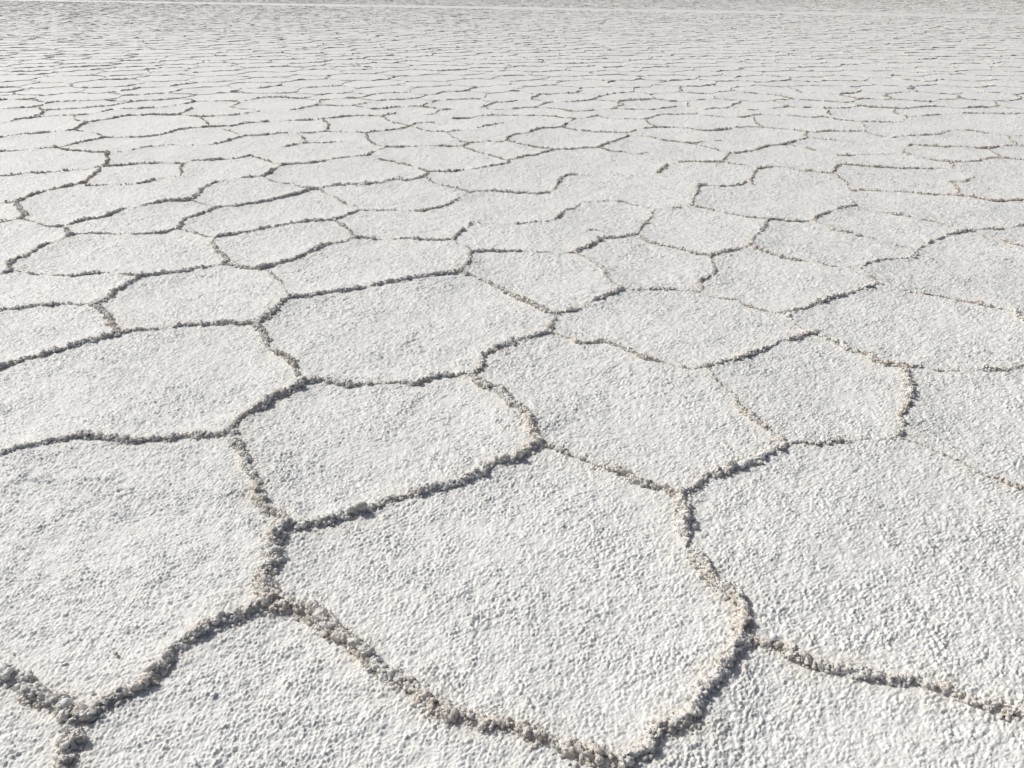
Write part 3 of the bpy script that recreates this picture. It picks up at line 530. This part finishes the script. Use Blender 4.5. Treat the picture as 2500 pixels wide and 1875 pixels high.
def build_ridge(s, p, seed, dist):
    """core heap + crumbs; returns V, F lists (and the biggest lumps for near ridges)"""
    lod = 0 if dist > 6.2 else 1 if dist > 3.0 else 2
    ds = (.004, .0075, .018)[2-lod] if lod else .022
    c, sl = resample(p, ds); n = len(c)
    tg = np.gradient(c, axis=0); tg /= np.linalg.norm(tg, axis=1)[:, None]+1e-9; nm = np.stack([-tg[:, 1], tg[:, 0]], 1)
    so = seed*7.13
    c = c + nm*((fbm(sl*5+so, sl*0+so, 3)-.5)*.030 + (fbm(sl*21+so, sl*0-so, 2)-.5)*.022)[:, None]
    # strength along the ridge: gaps, swellings, loose ends
    env = .30+1.30*fbm(sl*4.3+so, sl*0+2*so, 3)
    gap = smoothstep(.26+.20*(1-s), .50+.16*(1-s), fbm(sl*7.3+so*1.3, sl*0+.5*so, 3)+.14*s)
    e = np.clip(env*(.22+.78*gap)*(1+.5*(fbm(sl*27+so, sl*0+3*so, 2)-.5)), .05, 1.6)
    q = float(np.interp(dist, [1.5, 3.0, 6.0, 10], [.52, .48, .46, .46])); hw = (.005+.022*s)*e*q; ht = (.002+.032*s)*e*q
    K = (9, 13, 19)[lod]
    q = np.linspace(-1.25, 1.25, K)
    prof = np.clip(1-np.abs(q)**1.8/1.25**1.8, 0, 1)**.8
    A = c[:, None, :]+nm[:, None, :]*(hw[:, None]*q[None])[:, :, None]
    lump = .35+1.3*fbm(A[..., 0]*38+so, A[..., 1]*38, 2)**1.3*1.2
    zz = base_z(A[..., 0], A[..., 1]) + ht[:, None]*prof[None]*lump*.75
    zz[:, 0] -= .012; zz[:, -1] -= .012; zz[:, 1:-1] -= .003
    V = [np.dstack([A, zz]).reshape(-1, 3)]; ii = np.arange(n*K).reshape(n, K)
    F4 = np.stack([ii[:-1, :-1], ii[1:, :-1], ii[1:, 1:], ii[:-1, 1:]], -1).reshape(-1, 4)[:, ::-1]
    T3 = []; off = n*K
    def put(v, f):
        nonlocal off
        V.append(v); T3.append(f+off); off += len(v)
    Ln = sl[-1]
    def scatter(cnt, r0, r1, sig, zf, lod_):
        k = np.clip((rng.random(cnt)*n).astype(int), 0, n-1)
        keep = rng.random(cnt) < np.clip(e[k], 0, 1.1)/1.1; k = k[keep]; m = len(k)
        if m == 0: return None
        la = np.clip(rng.normal(0, sig, m), -2.2, 2.2)
        x = c[k]+nm[k]*(hw[k]*la)[:, None]
        r = r0+(r1-r0)*rng.random(m)**2.2; r *= (.6+.5*np.clip(e[k], 0, 1))
        z = base_z(x[:, 0], x[:, 1])+ht[k]*np.clip(1-np.abs(la)/1.25, 0, 1)**.8*zf*(.35+.85*rng.random(m)) + r*.35
        return np.c_[x, z], r
    big = None
    if lod == 2:
        g = scatter(int(Ln*(800+1300*s)), .0016, .0050, .9, 1.0, 1); 
        if g: put(*lumps(g[0], g[1], 1))
        g = scatter(int(Ln*(110+300*s)), .0040, .0110, .7, 1.0, 2)
        if g: put(*lumps(g[0], g[1], 2))
        g = scatter(int(Ln*(380)), .0015, .004, 1.7, .2, 0)
        if g: put(*lumps(g[0], g[1], 0))
        big = scatter(int(5+Ln*9), .007, .017, .5, .7, 2)
    elif lod == 1:
        g = scatter(int(Ln*(420+800*s)), .0022, .0055, .9, 1.05, 0)
        if g: put(*lumps(g[0], g[1], 0))
        g = scatter(int(Ln*(90+190*s)), .0035, .0110, .75, 1.15, 1)
        if g: put(*lumps(g[0], g[1], 1))
    else:
        g = scatter(int(Ln*(120+240*s)), .0035, .0120, .85, 1.2, 0)
        if g: put(*lumps(g[0], g[1], 0))
    return V, F4, T3, big

# --- labels for the ridges that carry none yet
def to_px(p, z=0.0):
    d = np.array([p[0], p[1], z-CAM_H]); cz = d[1]*math.cos(PITCH)-d[2]*math.sin(PITCH); cy = d[1]*math.sin(PITCH)+d[2]*math.cos(PITCH)
    return 1250+1878*d[0]/cz, 937.5-1878*cy/cz
def words(s, p):
    a = np.array([to_px(q) for q in p]); u = np.clip(a[:, 0], 0, 2500); x = (u.min()+u.max())/2; y = np.clip(a[:, 1], 0, 1875).mean()
    if a[0, 0] > a[-1, 0]: a = a[::-1]
    du = a[-1, 0]-a[0, 0]; dv = a[-1, 1]-a[0, 1]
    o = 'upright' if abs(dv) > .8*abs(du) else 'level' if abs(dv) < .09*du else 'rising rightward' if dv < 0 else 'falling rightward'
    k = 'dark crumbly' if s >= .58 else 'thin' if s >= .42 else 'faint'
    h = ['at the left edge', 'on the left', 'left of centre', 'right of centre', 'on the right', 'at the right edge'][int(np.clip(np.searchsorted([230, 720, 1250, 1780, 2280], x), 0, 5))]
    v = ['near top', 'an eighth down', 'a sixth down', 'a fifth down', 'a quarter down', 'a third down', 'halfway down'][int(np.searchsorted([205, 270, 330, 420, 530, 760], y))]
    return '%s %s salt ridge %s, %s the photo' % (k, o, h, v), x
grp = {}
for i, (s, p, lab) in enumerate(COURSES):
    if not lab:
        t, x = words(s, p); grp.setdefault(t, []).append((x, i))
ORD = ['leftmost', 'second', 'third', 'fourth', 'fifth', 'sixth', 'seventh', 'eighth']
NUM = {2: 'two', 3: 'three', 4: 'four', 5: 'five', 6: 'six', 7: 'seven', 8: 'eight'}
for t, l in grp.items():
    l.sort()
    for k, (x, i) in enumerate(l):
        if len(l) == 1: e = ''
        elif k == len(l)-1: e = ', rightmost of %s' % NUM.get(len(l), 'several')
        elif k == 0: e = ', leftmost of %s' % NUM.get(len(l), 'several')
        else: e = ', %s from left' % ORD[min(k, 7)]
        COURSES[i][2] = t.replace(' the photo', e) if e else t

# ------------------------------------------------------------------ the ridges, each a thing of its own
G_RIDGE = 'salt ridges between the plates'
def lump_cluster(r):
    # a knot of crusted crystals
    n = int(rng.integers(6, 12)); d = rng.normal(size=(n, 3)); d /= np.linalg.norm(d, axis=1)[:, None]
    pos = d*np.array([1.15, .8, .6])*r*rng.uniform(.25, .85, n)[:, None]; rad = r*rng.uniform(.25, .7, n)
    pos[0] = 0; rad[0] = r*.62
    v, f = lumps(pos, rad, 2); return mesh('lump', v, f, M_RIDGE, False)
for i, (s, p, lab) in enumerate(COURSES):
    ctr = p.mean(0); a, b = p[0], p[-1]
    pts, _ = resample(p, .1); dist = np.min(np.hypot(pts[:, 0]*.9, pts[:, 1]))
    V, F4, T3, big = build_ridge(s, p, i+1, dist)
    o0 = np.array([ctr[0], ctr[1], 0.0]); mat = M_RIDGE if dist < 6.5 else M_FAR_SHADED
    near = i < 18 and big is not None
    if near or not T3: Vm, Fs = V[0]-o0, [F4]
    else: Vm, Fs = np.concatenate(V)-o0, [F4, np.concatenate(T3)]
    sm = np.concatenate([np.full(len(f), k == 0 or dist < 2.4) for k, f in enumerate(Fs)])
    o = link('salt_ridge', mesh('salt_ridge', Vm, Fs, mat, sm)); o.location = o0
    tag(o, lab, 'salt ridge', G_RIDGE)
    if near:                                  # the nearest ridges show their pieces: uncountable crumbs, and the larger lumps one by one
        n0 = len(V[0])
        if T3:
            c = link('crumbs', mesh('crumbs', np.concatenate(V[1:])-o0, [np.concatenate(T3)-n0], mat), o); c['kind'] = 'stuff'
        for q, r in list(zip(*big))[:14]:
            c = link('lump', lump_cluster(r*1.15), o)
            c.location = q-o0; c.rotation_euler = (rng.normal(0, .3), rng.normal(0, .3), rng.uniform(0, 6.28))

# ------------------------------------------------------------------ all the farther ridges, too many and small to count: one heap strip object
def far_strips():
    VV, FF = [], []; off = 0
    for s, a, b, i in FAR:
        m = (a+b)/2; d = math.hypot(m[0], m[1])
        st = .05 if d < 20 else .10 if d < 45 else .25
        L = np.linalg.norm(b-a); n = max(4, int(L/st)+1); t = np.linspace(0, 1, n)
        tg = (b-a)/L; nm = np.array([-tg[1], tg[0]])
        c = a+(b-a)*t[:, None]+nm*(((vnoise(t*3+i*1.7, np.full(n, i*.37))-.5)*.30*L*np.sin(np.pi*t)) + rng.normal(0, .007, n))[:, None]
        e = np.clip((.25+1.5*vnoise(t*L*5+i*3.1, np.full(n, i*.7)))*np.exp(rng.normal(-.12, .5, n)), .05, 2.2)
        hw = (.003+.007*s)*e; ht = (.002+.014*s)*e
        l = c-nm*hw[:, None]*1.1; r = c+nm*hw[:, None]*1.1
        v = np.stack([np.c_[l, np.full(n, -.006)], np.c_[c-nm*hw[:, None]*.4, ht*rng.uniform(.5, 1, n)], np.c_[c+nm*hw[:, None]*.3, ht*rng.uniform(.7, 1.1, n)], np.c_[r, np.full(n, -.006)]], 1)
        ii = off+np.arange(n*4).reshape(n, 4)
        f = np.stack([ii[:-1, :-1], ii[1:, :-1], ii[1:, 1:], ii[:-1, 1:]], -1).reshape(-1, 4)[:, ::-1]
        VV.append(v.reshape(-1, 3)); FF.append(f); off += n*4
    V = np.concatenate(VV); V[:, 2] += base_z(V[:, 0], V[:, 1])
    return V, np.concatenate(FF)
V, Ff = far_strips()
fr = link('far_salt_ridges', mesh('far_salt_ridges', V, Ff, M_FAR_SHADED, False))
tag(fr, 'countless thin dark salt ridges crowding toward the horizon', 'salt ridges', kind='stuff')

# ------------------------------------------------------------------ loose pieces one can pick out
def stone(name, x, y, size, mat, label, cat, z=0.0, sub=2, k=0, rot=0.0, group=None):
    v = LUMPS[sub][0][k].copy(); n = v/np.linalg.norm(v, axis=1)[:, None]; v = n*(.72+.28*np.linalg.norm(v, axis=1))[:, None]
    v = v*np.array(size)
    o = link(name, mesh(name, v, LUMPS[sub][1], mat)); o.rotation_euler = (0, 0, rot)
    o.location = (x, y, float(base_z(np.array([x]), np.array([y]))[0])+z+size[2]*.6)
    tag(o, label, cat, group); return o
M_GREY = plain_mat('grey_stone', (.52, .50, .47), .55, .4, .002, 90)
M_CREAM = plain_mat('cream_salt_block', (.78, .73, .65), .5, .45, .002, 70)
M_WHITE = plain_mat('white_salt_crystal', (.86, .85, .83), .35, .6, .001, 80)
M_BROWN = plain_mat('brown_salt_block', (.60, .53, .46), .7, .3, .003, 60)
stone('stone', -0.490, 2.021, (.021, .013, .014), M_GREY, 'smooth grey stone lodged in the shadowed ridge left of centre', 'stone', .016, k=1, rot=.4)
stone('salt_block', -0.904, 1.372, (.010, .022, .010), M_CREAM, 'smooth elongated cream salt block leaning on the left ridge near the bottom left corner', 'salt block', .012, k=2, rot=-.7)
stone('salt_block', -1.056, 1.252, (.011, .013, .013), M_WHITE, 'small rounded white salt block at the fork in the bottom left corner', 'salt block', .014, k=3)
stone('salt_block', 0.684, 1.464, (.010, .010, .010), M_WHITE, 'little white salt ball sitting on the ridge at the bottom right fork', 'salt block', .016, k=4)
stone('pellet', -1.024, 1.428, (.006, .005, .005), M_BROWN, 'tiny brown pellet lying alone on the white plate, bottom left', 'pellet', .003, k=6)
for k, (x, y, l) in enumerate(((-1.026, 1.307, 'white salt flake lying just above the bottom left fork'), (-0.729, 1.303, 'white salt flake alone on the bottom plate, left of centre'), (-1.013, 1.524, 'white salt flake on the left plate above the powdery ridge'), (-1.144, 1.398, 'white salt flake on the left plate nearest the left edge'))):
    stone('salt_flake', x, y, (.008, .006, .0025), M_WHITE, l, 'salt flake', .004, sub=1, k=k, rot=k, group='white salt flakes')
for k, (x, y, wd_, l) in enumerate(((7.235, 27.666, .20, 'dark tilted crust slab far off on the right, below the track'), (-15.826, 31.630, .20, 'dark crust slab far off on the left, first of the dark row'), (-14.026, 31.075, .30, 'wide dark crust slab far off on the left, end of the dark row'), (-10.392, 31.915, .18, 'small dark crust slab far off, left of centre'))):
    v = np.array([(-1, -.5, 0), (1, -.5, 0), (1, .5, 0), (-1, .5, 0), (-.9, -.75, 1), (.85, -.7, .8), (.9, .1, .9), (-.8, .1, 1.1)], float)*np.array([wd_*.55, .10, .035])
    v += rng.normal(0, .006, v.shape)
    o = link('crust_slab', mesh('crust_slab', v, np.array([(0, 3, 2, 1), (4, 5, 6, 7), (0, 1, 5, 4), (1, 2, 6, 5), (2, 3, 7, 6), (3, 0, 4, 7)]), M_BROWN, False))
    o.location = (x, y, -.01); o.rotation_euler = (0, 0, .05-.1*k); tag(o, l, 'crust slab', 'dark crust slabs far off')
